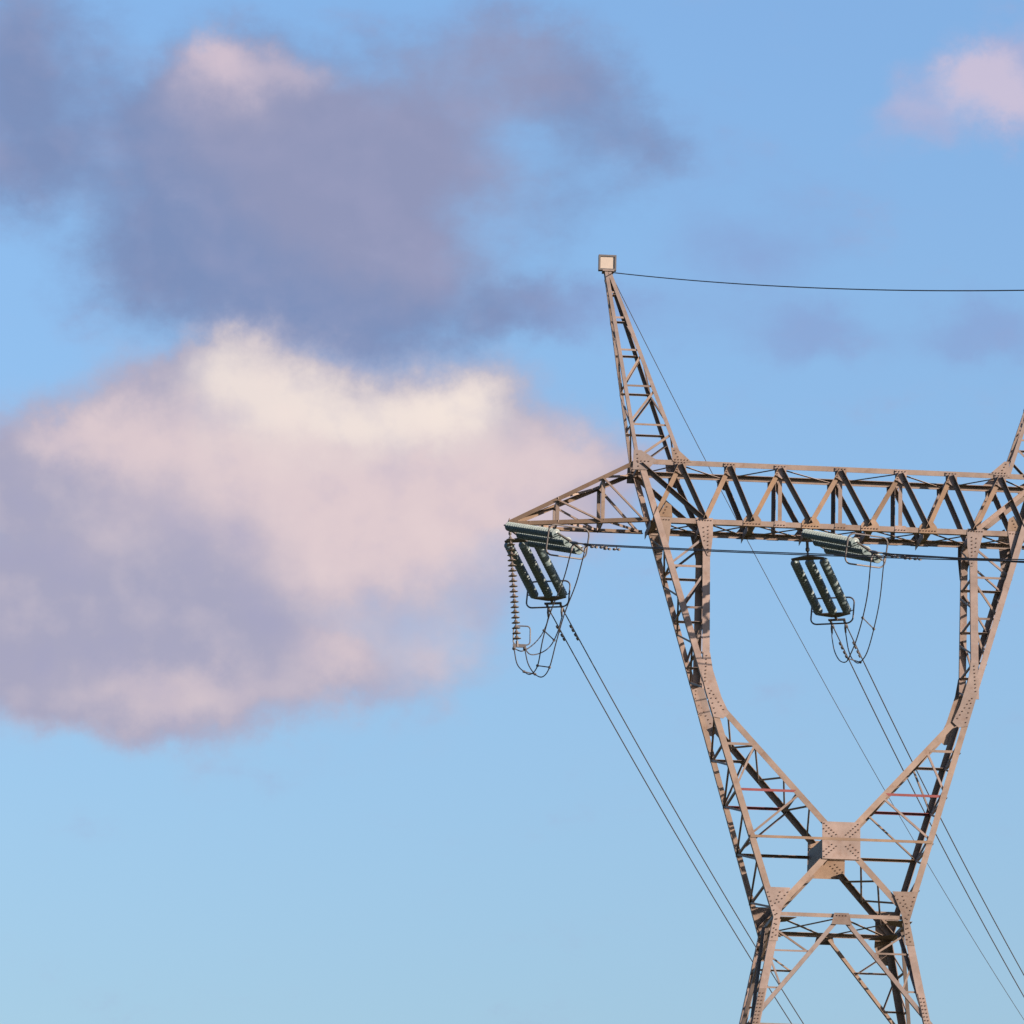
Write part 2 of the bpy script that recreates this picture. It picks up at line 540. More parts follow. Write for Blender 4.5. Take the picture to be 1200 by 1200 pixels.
# ---- crossbeam
bm = bmesh.new()
SX = 6.86
for side in (-1, 1):
    for z, ez in ((ZT + 0.09, -1), (ZB - 0.09, 1)):
        x = SX if ez < 0 else OUT(ZB) + 0.05
        a = Vector((-x, side * (D(z)), z))
        b = Vector((x, side * (D(z)), z))
        if side > 0 and ez > 0:
            a.z, b.z, ez = ZB + .085, ZB + .085, -1
        angle(bm, a, b, (0, 0, ez), (0, -side, 0), 0.175, 0.02)
beam = link("crossbeam", bm, STEEL, tower)
TN = [0.0, 2.03, 3.74, 5.40]
BN = [1.0, 2.96, 4.54, 6.22]
for side in (-1, 1):
    for m in (-1, 1):
        for i in range(4):
            # diagonals rising to the right and falling to the right around every top node
            segs = [((m * TN[i], ZT - 0.06), (m * BN[i], ZB + 0.06))]
            if i > 0:
                segs.append(((m * TN[i], ZT - 0.06), (m * BN[i - 1], ZB + 0.06)))
            for p, q in segs:
                rising = (p[0] - q[0]) * (p[1] - q[1]) > 0
                bar("beam_diagonal", beam, q, p, side, 0.155, OCHRE if (rising and side < 0) else STEEL,
                    heel=(-1 if rising else 1), out=(side < 0), off=(-0.024 if side < 0 else -0.03), w2=0.15)
        # end panel crossing
        bar("beam_diagonal", beam, (m * 6.72, ZT - 0.1), (m * 4.62, ZB + 0.1), side, 0.15, STEEL, heel=(-1 if m > 0 else 1), out=(side < 0), off=-0.06, w2=0.15)
    for m in (-1, 0, 1):
        bar("beam_post", beam, (m * 2.03, ZB + 0.03), (m * 2.03, ZT - 0.1), side, 0.13, STEEL, heel=1, off=-0.05)
# struts across the beam and plan bracing
for x in (-6.75, -5.4, -3.74, -2.03, 0, 2.03, 3.74, 5.4, 6.75):
    strutbar("cross_strut", beam, (x, -0.90, ZT - 0.03), (x, 0.90, ZT - 0.03), 0.12, (1, 0, 0))
for x in (-6.22, -4.54, -2.96, -1.0, 1.0, 2.96, 4.54, 6.22):
    strutbar("cross_strut", beam, (x, -0.90, ZB - 0.02), (x, 0.90, ZB - 0.02), 0.3, (1, 0, 0), w2=0.24)
xs = [-6.75, -5.4, -3.74, -2.03, 0, 2.03, 3.74, 5.4, 6.75]
for i, (a, b) in enumerate(zip(xs, xs[1:])):
    k = 1 if i % 2 else -1
    strutbar("plan_brace", beam, (a, -0.86 * k, ZT - 0.05), (b, 0.86 * k, ZT - 0.05), 0.085, (1, -k * .9, 0), w2=.016)
xs = [-6.22, -4.54, -2.96, -1.0, 1.0, 2.96, 4.54, 6.22]
for i, (a, b) in enumerate(zip(xs, xs[1:])):
    strutbar("plan_brace", beam, (a, -0.86, ZB - 0.02), (b, 0.86, ZB - 0.02), 0.1, (1, -.9, 0), w2=.016)
    strutbar("plan_brace", beam, (a, 0.86, ZB - 0.05), (b, -0.86, ZB - 0.05), 0.1, (1, .9, 0), w2=.016)
# beam gussets
for side in (-1, 1):
    for x in (-5.4, -3.74, -2.03, 0, 2.03, 3.74, 5.4):
        w = 0.2
        o = [(x - w, ZT + 0.05), (x + w, ZT + 0.05), (x + w * 0.95, ZT - 0.28), (x + 0.05, ZT - 0.42), (x - w * 0.95, ZT - 0.28)]
        plate(beam, o, side, bolts=row((x - w, ZT + .01), (x + w, ZT + .01), 4) + row((x - .1, ZT - .12), (x - .1, ZT - .36), 3) + row((x + .1, ZT - .12), (x + .1, ZT - .36), 3))
    for x in (-2.96, -1.0, 1.0, 2.96):
        w = 0.3
        o = [(x - w, ZB - 0.1), (x + w, ZB - 0.1), (x + w, ZB + 0.12), (x + w * .55, ZB + 0.3), (x - w * .55, ZB + 0.3), (x - w, ZB + 0.12)]
        plate(beam, o, side, bolts=row((x - w, ZB - .02), (x + w, ZB - .02), 6), mat=OCHRE)
    for x in (-2.03, 0.0, 2.03):
        o = [(x - .2, ZB - 0.1), (x + .2, ZB - 0.1), (x + .18, ZB + 0.12), (x - .18, ZB + 0.12)]
        plate(beam, o, side, bolts=row((x - .2, ZB - .03), (x + .2, ZB - .03), 4))

# ---- cross arms at both ends of the beam
for m in (-1, 1):
    TIPX, TIPZ, TIPD = 11.05, 47.62, 0.28
    bm = bmesh.new()
    for side in (-1, 1):
        tip = Vector((m * TIPX, side * TIPD, TIPZ + 0.06))
        rt_ = Vector((m * 6.95, side * 0.95, ZT + 0.02))
        angle(bm, rt_, tip, (0, 0, -1), (0, -side, 0), 0.14, 0.016)
        tip = Vector((m * TIPX, side * TIPD, TIPZ - 0.12))
        rb_ = Vector((m * 6.45, side * 0.95, ZB - 0.07))
        angle(bm, rb_, tip, (0, 0, 1), (0, -side, 0), 0.14, 0.016)
    angle(bm, (m * TIPX, -0.34, TIPZ - 0.14), (m * TIPX, 0.34, TIPZ - 0.14), (0, 0, 1), (-m, 0, 0), 0.26, 0.018)
    angle(bm, (m * (TIPX - .55), -0.34, TIPZ - 0.13), (m * (TIPX - .55), 0.34, TIPZ - 0.13), (0, 0, 1), (-m, 0, 0), 0.2, 0.018)
    arm = link("cross_arm", bm, OCHRE, tower)

    def top(x, side):
        t = (x - 6.95) / (TIPX - 6.95)
        return Vector((m * x, side * (0.95 + (TIPD - 0.95) * t - 0.02), ZT + 0.02 + (TIPZ + .06 - ZT - 0.02) * t - 0.1))

    def bot(x, side):
        t = (x - 6.45) / (TIPX - 6.45)
        return Vector((m * x, side * (0.95 + (TIPD - 0.95) * t - 0.02), ZB - 0.07 + (TIPZ - .12 - ZB + 0.07) * t + 0.06))
    for side in (-1, 1):
        for x in (7.95, 9.45):
            strutbar("arm_post", arm, bot(x, side), top(x, side), 0.12, (1, 0, 0))
        strutbar("arm_brace", arm, top(7.95, side), bot(6.6, side), 0.075 if side < 0 else 0.1, (1, 0, 0.6))
        strutbar("arm_brace", arm, top(9.45, side), bot(8.0, side), 0.075, (1, 0, 0.6))
    for (fa, a, fb_, b, w) in ((top, 7.95, top, 7.0, .08), (top, 9.45, top, 8.0, .08), (bot, 7.95, bot, 6.6, .08), (bot, 9.45, bot, 8.0, .08), (bot, 10.4, bot, 9.5, .08)):
        strutbar("arm_brace", arm, fa(a, -1), fb_(b, 1), w, (0, 1, 0.2))
    for x in (7.95, 9.45):
        strutbar("arm_brace", arm, top(x, -1), top(x, 1), 0.08, (1, 0, 0))
        strutbar("arm_brace", arm, bot(x, -1), bot(x, 1), 0.08, (1, 0, 0))

# ---- earth wire peaks
ZP = 56.5
for m in (-1, 1):
    po = lambda z: 6.88 + (7.98 - 6.88) * (z - ZT) / (ZP - ZT)
    pi0 = 5.28 if m < 0 else 5.60
    pi_ = lambda z: pi0 + (7.76 - pi0) * (z - ZT) / (ZP - ZT)
    bm = bmesh.new()
    for side in (-1, 1):
        corner_leg(bm, (m * po(ZT), ZT), (m * po(ZP), ZP), side, -m, 0.12, 0.014)
        corner_leg(bm, (m * pi_(ZT), ZT), (m * pi_(ZP), ZP), side, m, 0.13, 0.014)
    # cap that holds the earth wire
    flat_plate(bm, [(m * 8.05, -.2, ZP), (m * 7.66, -.2, ZP), (m * 7.66, .2, ZP), (m * 8.05, .2, ZP)], (0, 0, 1), 0.05)
    tube(bm, [(m * 7.85, -.1, ZP + .05), (m * 7.85, -.1, ZP - .12)], 0.05)
    peak = link("earth_wire_peak", bm, STEEL, tower)
    zs = [55.75, 54.85, 53.70, 52.42, 51.05]
    for side in (-1, 1):
        for z in zs:
            bar("peak_rung", peak, (m * (po(z) - .03), z), (m * (pi_(z) + .03), z), side, 0.065, STEEL, heel=1, off=-0.02)
        for za, zb in ((53.55, 52.5), (52.3, 51.15), (50.75, 49.85)):
            bar("peak_brace", peak, (m * (pi_(za) + .04), za), (m * (po(zb) - .04), zb), side, 0.075, STEEL, heel=1, off=-0.02)
    for f, x_ in ((po, 1), (pi_, 2)):
        zz = [49.9] + zs[::-1] + [56.3]
        for i, (za, zb) in enumerate(zip(zz, zz[1:])):
            k = 1 if i % 2 else -1
            sx = m * (f(za) - .02 * (1 if f is po else -1))
            sx2 = m * (f(zb) - .02 * (1 if f is po else -1))
            strutbar("peak_brace", peak, (sx, -k * (D(za) - .02), za), (sx2, k * (D(zb) - .02), zb), 0.055, (1, 0, 0))
    # pale marker box on the top
    bm = bmesh.new()
    cx, cz, hw, hh = 7.885, 56.82, 0.30, 0.27
    for (x0, x1, z0, z1) in ((-hw, hw, hh - .06, hh), (-hw, hw, -hh, -hh + .06), (-hw, -hw + .06, -hh + .06, hh - .06), (hw - .06, hw, -hh + .06, hh - .06)):
        flat_plate(bm, [(m * cx + x0, -.12, cz + z0), (m * cx + x1, -.12, cz + z0), (m * cx + x1, -.12, cz + z1), (m * cx + x0, -.12, cz + z1)], (0, 1, 0), 0.2)
    link("marker_frame", bm, HARD, peak)
    bm = bmesh.new()
    flat_plate(bm, [(m * cx - hw + .062, -.09, cz - hh + .062), (m * cx + hw - .062, -.09, cz - hh + .062), (m * cx + hw - .062, -.09, cz + hh - .062), (m * cx - hw + .062, -.09, cz + hh - .062)], (0, 1, 0), 0.12)
    link("marker_panel", bm, PANEL, peak)
    # gussets at the foot of the peak
    for side in (-1, 1):
        o = [(m * 5.02, ZT + .04), (m * 5.66, ZT + .04), (m * 5.72, ZT + .52), (m * 5.55, ZT + .52)]
        plate(peak, o, side, bolts=row((m * 5.1, ZT + .1), (m * 5.62, ZT + .1), 5) + row((m * 5.45, ZT + .15), (m * 5.63, ZT + .48), 3))
        o = [(m * 7.0, ZT - .3), (m * 6.5, ZT - .3), (m * 6.2, ZT + .06), (m * 6.72, ZT + .38), (m * 6.98, ZT + .38)]
        plate(peak, o, side, off=0.008, bolts=row((m * 6.4, ZT), (m * 6.9, ZT), 4) + row((m * 6.8, ZT - .25), (m * 6.85, ZT + .3), 4))

# ---- columns
for m in (-1, 1):
    bm = bmesh.new()
    for side in (-1, 1):
        corner_leg(bm, (m * OUT(ZT), ZT), (m * OUT(J[1] - .2), J[1] - .2), side, -m, 0.2)
        corner_leg(bm, (m * 4.37, ZB - .02), (m * 4.37, J[1] + (.1 if side < 0 else .75)), side, m, 0.25, w2=0.16)
    colm = link("column", bm, STEEL, tower)
    Z = [47.45, 46.18, 44.75, 43.2]
    for side in (-1, 1):
        for z in Z[1:]:
            bar("column_tie", colm, (m * (OUT(z) - .05), z), (m * 4.42, z), side, 0.075, STEEL, heel=1, off=-0.024)
        for za, zb in ((47.25, 46.25), (46.05, 44.85), (44.5, 43.4)):
            bar("column_brace", colm, (m * 4.5, za), (m * (OUT(zb) - .1), zb), side, 0.07 if side < 0 else .08, STEEL, heel=m * -1, off=-0.03)
    # lacing of the outer and inner faces between front and back legs
    zz = [47.5, 46.7, 45.9, 45.1, 44.3, 43.5, 42.7, 41.95]
    for i, (za, zb) in enumerate(zip(zz, zz[1:])):
        k = 1 if i % 2 else -1
        strutbar("column_lacing", colm, (m * (OUT(za) - .03), -k * (D(za) - .03), za), (m * (OUT(zb) - .03), k * (D(zb) - .03), zb), 0.065, (1, 0, 0))
        if i % 2 == 0:
            strutbar("column_lacing", colm, (m * 4.4, -k * (D(za) - .03), za), (m * 4.4, k * (D(zb) - .03), zb), 0.065, (1, 0, 0))
    for z in (46.18, 44.75, 43.2):
        strutbar("column_lacing", colm, (m * 4.42, -(D(z) - .03), z), (m * 4.42, D(z) - .03, z), 0.06, (0, 0, 1))
        strutbar("column_lacing", colm, (m * (OUT(z) - .04), -(D(z) - .03), z), (m * (OUT(z) - .04), D(z) - .03, z), 0.06, (0, 0, 1))
    for side in (-1, 1):
        # head gussets
        o = [(m * 4.28, ZB + .12), (m * 4.28, ZB - .5), (m * 4.36, ZB - 1.2), (m * 4.46, ZB - 1.2), (m * 4.62, ZB - .85), (m * 4.86, ZB + .12)]
        plate(colm, o, side, bolts=row((m * 4.3, ZB + .03), (m * 4.84, ZB + .03), 6) + row((m * 4.44, ZB - .12), (m * 4.44, ZB - 1.15), 8) + row((m * 4.6, ZB - .15), (m * 4.55, ZB - .75), 4))
        o = [(m * (OUT(ZB) + .0), ZB + .1), (m * (OUT(ZB - 1.0) + .0), ZB - 1.0), (m * 5.78, ZB - 1.0), (m * 5.72, ZB - .45), (m * 5.66, ZB + .1)]
        plate(colm, o, side, bolts=row((m * 6.25, ZB + .0), (m * 5.7, ZB + .0), 6) + row((m * 6.12, ZB - .1), (m * 5.92, ZB - .9), 5))
        # deep triangular web in the beam end panel
        o = [(m * 6.14, ZB + .1), (m * 5.64, ZB + .1), (m * 5.68, ZB + .5), (m * 5.86, ZB + .62)]
        plate(colm, o, side, off=0.006, bolts=row((m * 5.95, ZB + .18), (m * 5.8, ZB + .5), 3), mat=OCHRE)
        # long gusset where the legs join
        oz = J[1]
        o = [(m * 4.36, oz + 1.35), (m * 4.58, oz + 1.35), (m * 4.64, oz + .6), (m * (OUT(oz) + .0), oz + .0), (m * (OUT(oz - .85)), oz - .85), (m * (OUT(oz - .9) - .3), oz - .9), (m * 3.72, oz - .72), (m * 3.98, oz - .15), (m * 4.26, oz + .75)]
        bl = row((m * 4.47, oz + 1.3), (m * 4.52, oz + .3), 8) + row((m * 4.42, oz + .2), (m * (OUT(oz - .8) - .1), oz - .8), 6) + row((m * 4.35, oz + .1), (m * 3.86, oz - .65), 6)
        plate(colm, o, side, bolts=bl)

# ---- neck: lower legs of the columns, the crossed struts and their lacing
SL = 1.105
SC = 36.95
ST = lambda s: SC + SL * s            # strut line rising outwards
bm = bmesh.new()
for m in (-1, 1):
    for side in (-1, 1):
        corner_leg(bm, (m * OUT(J[1] - .25), J[1] - .25), (m * OUT(ZW), ZW), side, -m, 0.2)
        for s0, s1, sg in ((0.45, 3.88, 1), (0.45, 2.2, -1)):
            f = lambda s: SC + sg * SL * s
            a, b = P(m * s0, f(s0), side, -0.024), P(m * s1, f(s1), side, -0.024)
            ax = (b - a).normalized()
            n = Vector((0, side, 0))
            n = (n - ax * n.dot(ax)).normalized()
            e = ax.cross(n)
            if e.z < 0:
                e = -e
            angle(bm, a + e * .1, b + e * .1, -e, -n, 0.2, 0.018, 0.18)
neck = link("neck", bm, STEEL, tower)
for side in (-1, 1):
    for m in (-1, 1):
        for z, c in ((40.12, STEEL), (38.58, RED)):
            s1 = (z - SC) / SL
            lb = "dull red tie bar" if c is RED else None
            bar("neck_tie", neck, (m * (OUT(z) - .04), z), (m * (s1 - .02), z), side, 0.085, c, heel=1, off=-0.026, label=lb)
        for (za, sb) in ((38.62, 2.86), (37.02, 1.38)):
            bar("neck_brace", neck, (m * (OUT(za) - .06), za + .05), (m * sb, ST(sb)), side, 0.07, STEEL, heel=m * -1, off=-0.03)
        # diagonal from waist to centre region
    bar("neck_tie", neck, (-(OUT(37.0) - .04), 37.0), (OUT(37.0) - .04, 37.0), side, 0.09, OCHRE, heel=1, off=(0.025 if side < 0 else -0.026))
for m in (-1, 1):
    # lacing between the front and back struts
    ss = [3.75, 3.3, 2.85, 2.35, 1.9, 1.45, 1.05, 0.68]
    for i, (a, b) in enumerate(zip(ss, ss[1:])):
        k = 1 if i % 2 else -1
        za, zb = ST(a), ST(b)
        strutbar("neck_lacing", neck, (m * a, k * (D(za) - .05), za - .03), (m * b, -k * (D(zb) - .05), zb - .03), 0.075, (1, 0, -m))
    for s_ in (2.87, 1.47):
        z = ST(s_)
        strutbar("neck_lacing", neck, (m * s_, -(D(z) - .05), z - .05), (m * s_, D(z) - .05, z - .05), 0.07, (0, 0, 1))
    for a, b in ((.65, 1.2), (1.2, 1.85)):
        za, zb = SC - SL * a, SC - SL * b
        strutbar("neck_lacing", neck, (m * a, -(D(za) - .05), za), (m * b, (D(zb) - .05), zb), 0.08, (1, 0, m))
        strutbar("neck_lacing", neck, (m * a, (D(za) - .05), za), (m * b, -(D(zb) - .05), zb), 0.08, (1, 0, m))
    zz = [41.0, 40.12, 39.35, 38.58, 37.8, 37.0, 36.2, 35.4, 34.6]
    for i, (za, zb) in enumerate(zip(zz, zz[1:])):
        k = 1 if i % 2 else -1
        strutbar("neck_lacing", neck, (m * (OUT(za) - .03), k * (D(za) - .03), za), (m * (OUT(zb) - .03), -k * (D(zb) - .03), zb), 0.07, (1, 0, 0))
    for z in (40.12, 38.58, 37.0, 35.4):
        strutbar("neck_lacing", neck, (m * (OUT(z) - .04), -(D(z) - .03), z), (m * (OUT(z) - .04), D(z) - .03, z), 0.07, (0, 0, 1))
for side in (-1, 1):
    o = [(-.63, 36.32), (.63, 36.32), (.63, 37.58), (-.63, 37.58)]
    bl = []
    for m in (-1, 1):
        for sg in (-1, 1):
            bl += row((m * .12, SC + sg * .16), (m * .6, SC + sg * .6), 6)
            bl += row((m * .26, SC + sg * .1), (m * .62, SC + sg * .42), 4)
    plate(neck, o, side, off=0.0, bolts=bl, mat=(STEEL if side < 0 else OCHRE), name="centre_plate")
    for m in (-1, 1):
        w = OUT(35.3)
        o = [(m * (w - .0), 35.3), (m * (w - .86), 35.3), (m * 1.95, 34.62), (m * 2.05, 34.2), (m * 2.1, 33.5), (m * (OUT(33.5)), 33.5), (m * OUT(ZW), ZW)]
        if side > 0:
            o[2], o[3], o[4] = (m * 1.7, 34.62), (m * 1.68, 34.1), (m * 1.9, 33.5)
        bl = row((m * (w - .1), 35.2), (m * (OUT(ZW) - .09), ZW), 6) + row((m * (OUT(ZW) - .09), ZW), (m * (OUT(33.55) - .1), 33.55), 5) + row((m * 1.72, 35.2), (m * 2.1, 34.75), 4) + row((m * 2.0, 35.2), (m * 2.2, 34.7), 4) + row((m * 2.12, 34.5), (m * 2.16, 33.6), 5)
        plate(neck, o, side, bolts=bl)
# plate joining front and back at the centre
bm = bmesh.new()
flat_plate(bm, [(-.61, -(D(36.36) - .02), 36.36), (-.61, D(36.36) - .02, 36.36), (-.61, D(37.5) - .02, 37.5), (-.61, D(37.0) - .3, 37.2), (-.61, -(D(37.0) - .02), 37.0)], (1, 0, 0), .02)
link("centre_side_plate", bm, STEEL, neck)
strutbar("neck_lacing", neck, (0, -(D(SC) - .05), SC), (0, D(SC) - .05, SC), 0.2, (1, 0, 0), w2=0.2)

# ---- body below the waist, down to the ground
bm = bmesh.new()
for m in (-1, 1):
    for side in (-1, 1):
        for za, zb in ((ZW - .02, 31.0), (31.0, 0.35)):
            corner_leg(bm, (m * OUT(za), za), (m * OUT(zb), zb), side, -m, 0.25, 0.024)
body = link("tower_body", bm, STEEL, tower)
ZH = 34.42
VA = (0.12, 34.3)
VB = (3.02, 30.75)
for side in (-1, 1):
    bar("waist_strut", body, (-(OUT(ZH) - .05), ZH), (OUT(ZH) - .05, ZH), side, 0.13, STEEL, heel=1, off=-0.026)
    for m in (-1, 1):
        bar("body_diagonal", body, (m * VA[0], VA[1]), (m * VB[0], VB[1]), side, 0.14, STEEL, heel=-m, off=-0.03)
        vz = lambda z: VA[0] + (VA[1] - z) / (VA[1] - VB[1]) * (VB[0] - VA[0])
        for z in (33.2, 31.95):
            bar("body_tie", body, (m * vz(z), z), (m * (OUT(z) - .05), z), side, 0.06, STEEL, heel=1, off=-0.045)
        for za, zb in ((33.15, 33.95), (33.1, 32.0)):
            bar("body_brace", body, (m * vz(za if zb > za else zb), za if zb > za else zb), (m * (OUT(zb if zb > za else za) - .08), zb if zb > za else za), side, 0.06, STEEL, heel=m, off=-0.05)
        # lower panels, out of the picture
        for za, zb in ((30.6, 24.0), (24.0, 15.0), (15.0, 3.0)):
            bar("body_diagonal", body, (0.0, za), (m * (OUT(zb) - .06), zb), side, 0.14, STEEL, heel=1, off=-0.03)
    for z in (30.7, 24.0, 15.0, 3.0):
        bar("waist_strut", body, (-(OUT(z) - .05), z), (OUT(z) - .05, z), side, 0.12, STEEL, heel=1, off=-0.06)
    o = [(-.24, ZH + .09), (.24, ZH + .09), (.34, ZH - .3), (.16, ZH - .3), (-.16, ZH - .3), (-.34, ZH - .3)]
    plate(body, o, side, bolts=row((-.2, ZH), (.2, ZH), 4))
for m in (-1, 1):
    k0 = OUT(ZH) - .06
    for side in (-1, 1):
        bm = bmesh.new()
        y0 = side * (D(ZH) - .05)
        flat_plate(bm, [(m * k0, y0, ZH - .1), (m * (k0 - .75), y0, ZH - .1), (m * (k0 - .5), y0 - side * .9, ZH - .1), (m * k0, y0 - side * 1.3, ZH - .1)], (0, 0, 1), .02)
        link("added_corner_plate", bm, STEEL, body)  # added plate; its unlit underside stands in for the dark waist corner
    strutbar("waist_strut", body, (m * k0, -(D(ZH) - .04), ZH - .05), (m * k0, D(ZH) - .04, ZH - .05), 0.13, (0, 0, 1))
    strutbar("plan_brace", body, (m * k0, -(D(ZH) - .06), ZH - .03), (0, D(ZH) - .06, ZH - .03), 0.12, (1, 0.2, 0), w2=.016)
    strutbar("plan_brace", body, (m * k0, (D(ZH) - .06), ZH - .06), (0, -(D(ZH) - .06), ZH - .06), 0.12, (1, 0.2, 0), w2=.016)
    # side faces: K lacing between the front and back legs
    for side in (-1, 1):
        a = Vector((m * (OUT(ZH) - .04), 0, ZH - .1))
        b = Vector((m * (OUT(30.75) - .04), side * (D(30.75) - .05), 30.75))
        strutbar("body_diagonal", body, a, b, 0.12, (0, side, .5))
        for f0, zt in ((.35, 33.2), (.68, 31.95)):
            q = a + (b - a) * f0
            strutbar("body_tie", body, q, (m * (OUT(zt) - .04), side * (D(zt) - .04), q.z), 0.06, (0, 0, 1))
            strutbar("body_brace", body, q, (m * (OUT(q.z + .8) - .04), side * (D(q.z + .8) - .04), q.z + .8), 0.06, (0, 0, 1))
        for za, zb in ((30.6, 24.0), (24.0, 15.0), (15.0, 3.0)):
            strutbar("body_diagonal", body, (m * (OUT(za) - .04), 0, za), (m * (OUT(zb) - .04), side * (D(zb) - .04), zb), 0.12, (0, 0, 1))
    for z in (30.7, 24.0, 15.0, 3.0):
        strutbar("waist_strut", body, (m * (OUT(z) - .05), -(D(z) - .04), z), (m * (OUT(z) - .05), D(z) - .04, z), 0.12, (0, 0, 1))
    for side in (-1, 1):
        bm = bmesh.new()
        lathe(bm, [(.55, 0), (.5, .3), (.36, .5)], (m * (OUT(0.3) - .1), side * (D(0.3) - .1), 0.0), (0, 0, 1), 20)
        link("footing", bm, CONC, body)
        # splice plates with bolts on the lower legs
        o = [(m * OUT(31.9), 31.9), (m * OUT(30.6), 30.6), (m * (OUT(30.6) - .22), 30.6), (m * (OUT(31.9) - .22), 31.9)]
        plate(body, o, side, bolts=row((m * (OUT(31.8) - .06), 31.8), (m * (OUT(30.7) - .06), 30.7), 9) + row((m * (OUT(31.8) - .16), 31.8), (m * (OUT(30.7) - .16), 30.7), 9))

# ------------------------------------------------------------------ insulators and wires, given in tower coordinates


def W(p):
    return TM @ Vector(p)


RV = (Matrix.Rotation(TH, 3, 'Z'))


def rounded_ring(c, ex, ey, hx, hy, r, n=6):
    pts = []
    for cx, cy, a0 in ((hx - r, hy - r, 0), (-hx + r, hy - r, 90), (-hx + r, -hy + r, 180), (hx - r, -hy + r, 270)):
        for k in range(n + 1):
            a = R(a0 + 90 * k / n)
            pts.append(c + ex * (cx + r * math.cos(a)) + ey * (cy + r * math.sin(a)))
    return pts


DISC = [(0.018, 0.0), (0.05, 0.008), (0.052, 0.05), (0.075, 0.062), (0.135, 0.092), (0.142, 0.102), (0.13, 0.108), (0.10, 0.103), (0.04, 0.118), (0.018, 0.13)]


def disc_string(bm, a, d, n, pitch=0.17, sc=1.0):
    d = d.normalized()
    for i in range(n):
        lathe(bm, [(r * sc, h) for r, h in DISC], a + d * (i * pitch), d, 18)
    tube(bm, [a - d * 0.03, a + d * (n * pitch + 0.02)], 0.02, 6)


def tension_set(label, hang, yoke, side, al, tds, ndisc, group, tilt=0.0):
    """three parallel strings from a yoke on the tower to a yoke on the twin conductors; returns the two wire ends"""
    org = W(hang)
    root = empty("insulator_set", org)
    tag(root, label, "insulator", group)
    h = RV @ Vector((math.sin(al), side * math.cos(al), 0))
    px = RV @ Vector((math.cos(al), -side * math.sin(al), 0))
    if px.x < 0:
        px = -px
    d = (h - Vector((0, 0, tds))).normalized()
    up = px.cross(d)
    if up.z < 0:
        up = -up
    rx_, ru_ = px, up
    px, up = px * math.cos(tilt) - up * math.sin(tilt), up * math.cos(tilt) + px * math.sin(tilt)
    Y0 = W(yoke)
    bm = bmesh.new()
    tube(bm, [org, org + (Y0 - org) * .5], 0.05, 8)
    tube(bm, [org + (Y0 - org) * .4, Y0], 0.035, 8)
    lathe(bm, [(.06, -.06), (.09, -.02), (.09, .02), (.06, .06)], org + (Y0 - org) * .45, px, 10)
    link("hanger_link", bm, HARD, root, org)
    for c, s_, nm in ((Y0, 1, "yoke_plate"), (Y0 + d * (ndisc * 0.17 + 0.30), -1, "yoke_plate")):
        bm = bmesh.new()
        o = [c + px * .57 + d * .05, c + px * .57 - d * .05 * s_, c + px * .12 - d * .2 * s_, c - px * .12 - d * .2 * s_, c - px * .57 - d * .05 * s_, c - px * .57 + d * .05]
        if s_ < 0:
            o = [c + px * .57 - d * .05, c + px * .57 + d * .05, c + px * .12 + d * .24, c - px * .12 + d * .24, c - px * .57 + d * .05, c - px * .57 - d * .05]
        flat_plate(bm, [q - up * .02 for q in o], up, 0.04)
        link(nm, bm, HARD, root, org)
    for k in (-1, 0, 1):
        bm = bmesh.new()
        disc_string(bm, Y0 + px * (0.5 * k) + d * 0.14, d, ndisc, 0.17, 1.12)
        o = link("insulator_string", bm, GLASS, root, org, True)
    E = Y0 + d * (ndisc * 0.17 + 0.30)
    c = E - d * 0.22
    bm = bmesh.new()
    tube(bm, rounded_ring(c, rx_, ru_, 0.74, 0.5, 0.22), 0.028, 8, True)
    tube(bm, [c + rx_ * .72, E + px * .45], 0.018, 6)
    tube(bm, [c - rx_ * .72, E - px * .45], 0.018, 6)
    link("grading_ring", bm, HARD, root, org)
    E2 = E + d * 0.46
    bm = bmesh.new()
    tube(bm, [E + d * .2, E2], 0.05, 8)
    flat_plate(bm, [E2 + rx_ * .3 + ru_ * -.02 - d * .04, E2 + rx_ * .3 + ru_ * -.02 + d * .05, E2 - rx_ * .3 + ru_ * -.02 + d * .05, E2 - rx_ * .3 + ru_ * -.02 - d * .04], ru_, 0.05)
    link("conductor_yoke", bm, HARD, root, org)
    ends = []
    for k in (-1, 1):
        a = E2 + rx_ * (.24 * k)
        b = a + d * .62
        bm = bmesh.new()
        tube(bm, [a, a + d * .1, a + d * .12, b - d * .08, b], [.03, .03, .045, .045, .026], 8)
        tube(bm, [a + d * .3, a + d * .32 - up * .16, a + d * .42 - up * .3], [.035, .04, .03], 8)
        link("dead_end_clamp", bm, HARD, root, org)
        ends.append((b, a + d * .42 - up * .3))
    return ends, h, px


def wire(name, label, start, h, td, k, length, r, group, cat="power line", damper=None):
    org = start
    n = 90
    pts = []
    for i in range(n + 1):
        t = length * (i / n) ** 1.4
        pts.append(start + h * t + Vector((0, 0, -td * t + k * t * t)))
    bm = bmesh.new()
    tube(bm, pts, r, 6)
    o = link(name, bm, WIRE, None, org, True)
    o.location = org
    tag(o, label, cat, group)
    if damper:
        for t in damper:
            bm = bmesh.new()
            q = start + h * t + Vector((0, 0, -td * t + k * t * t))
            dd = (h - Vector((0, 0, td))).normalized()
            dn = Vector((0, 0, -.09))
            tube(bm, [q, q + dn], 0.02, 6)
            tube(bm, [q + dn - dd * .22, q + dn - dd * .1, q + dn - dd * .09, q + dn + dd * .09, q + dn + dd * .1, q + dn + dd * .22], [.04, .04, .012, .012, .04, .04], 8)
            link("vibration_damper", bm, HARD, o, org)
    return o


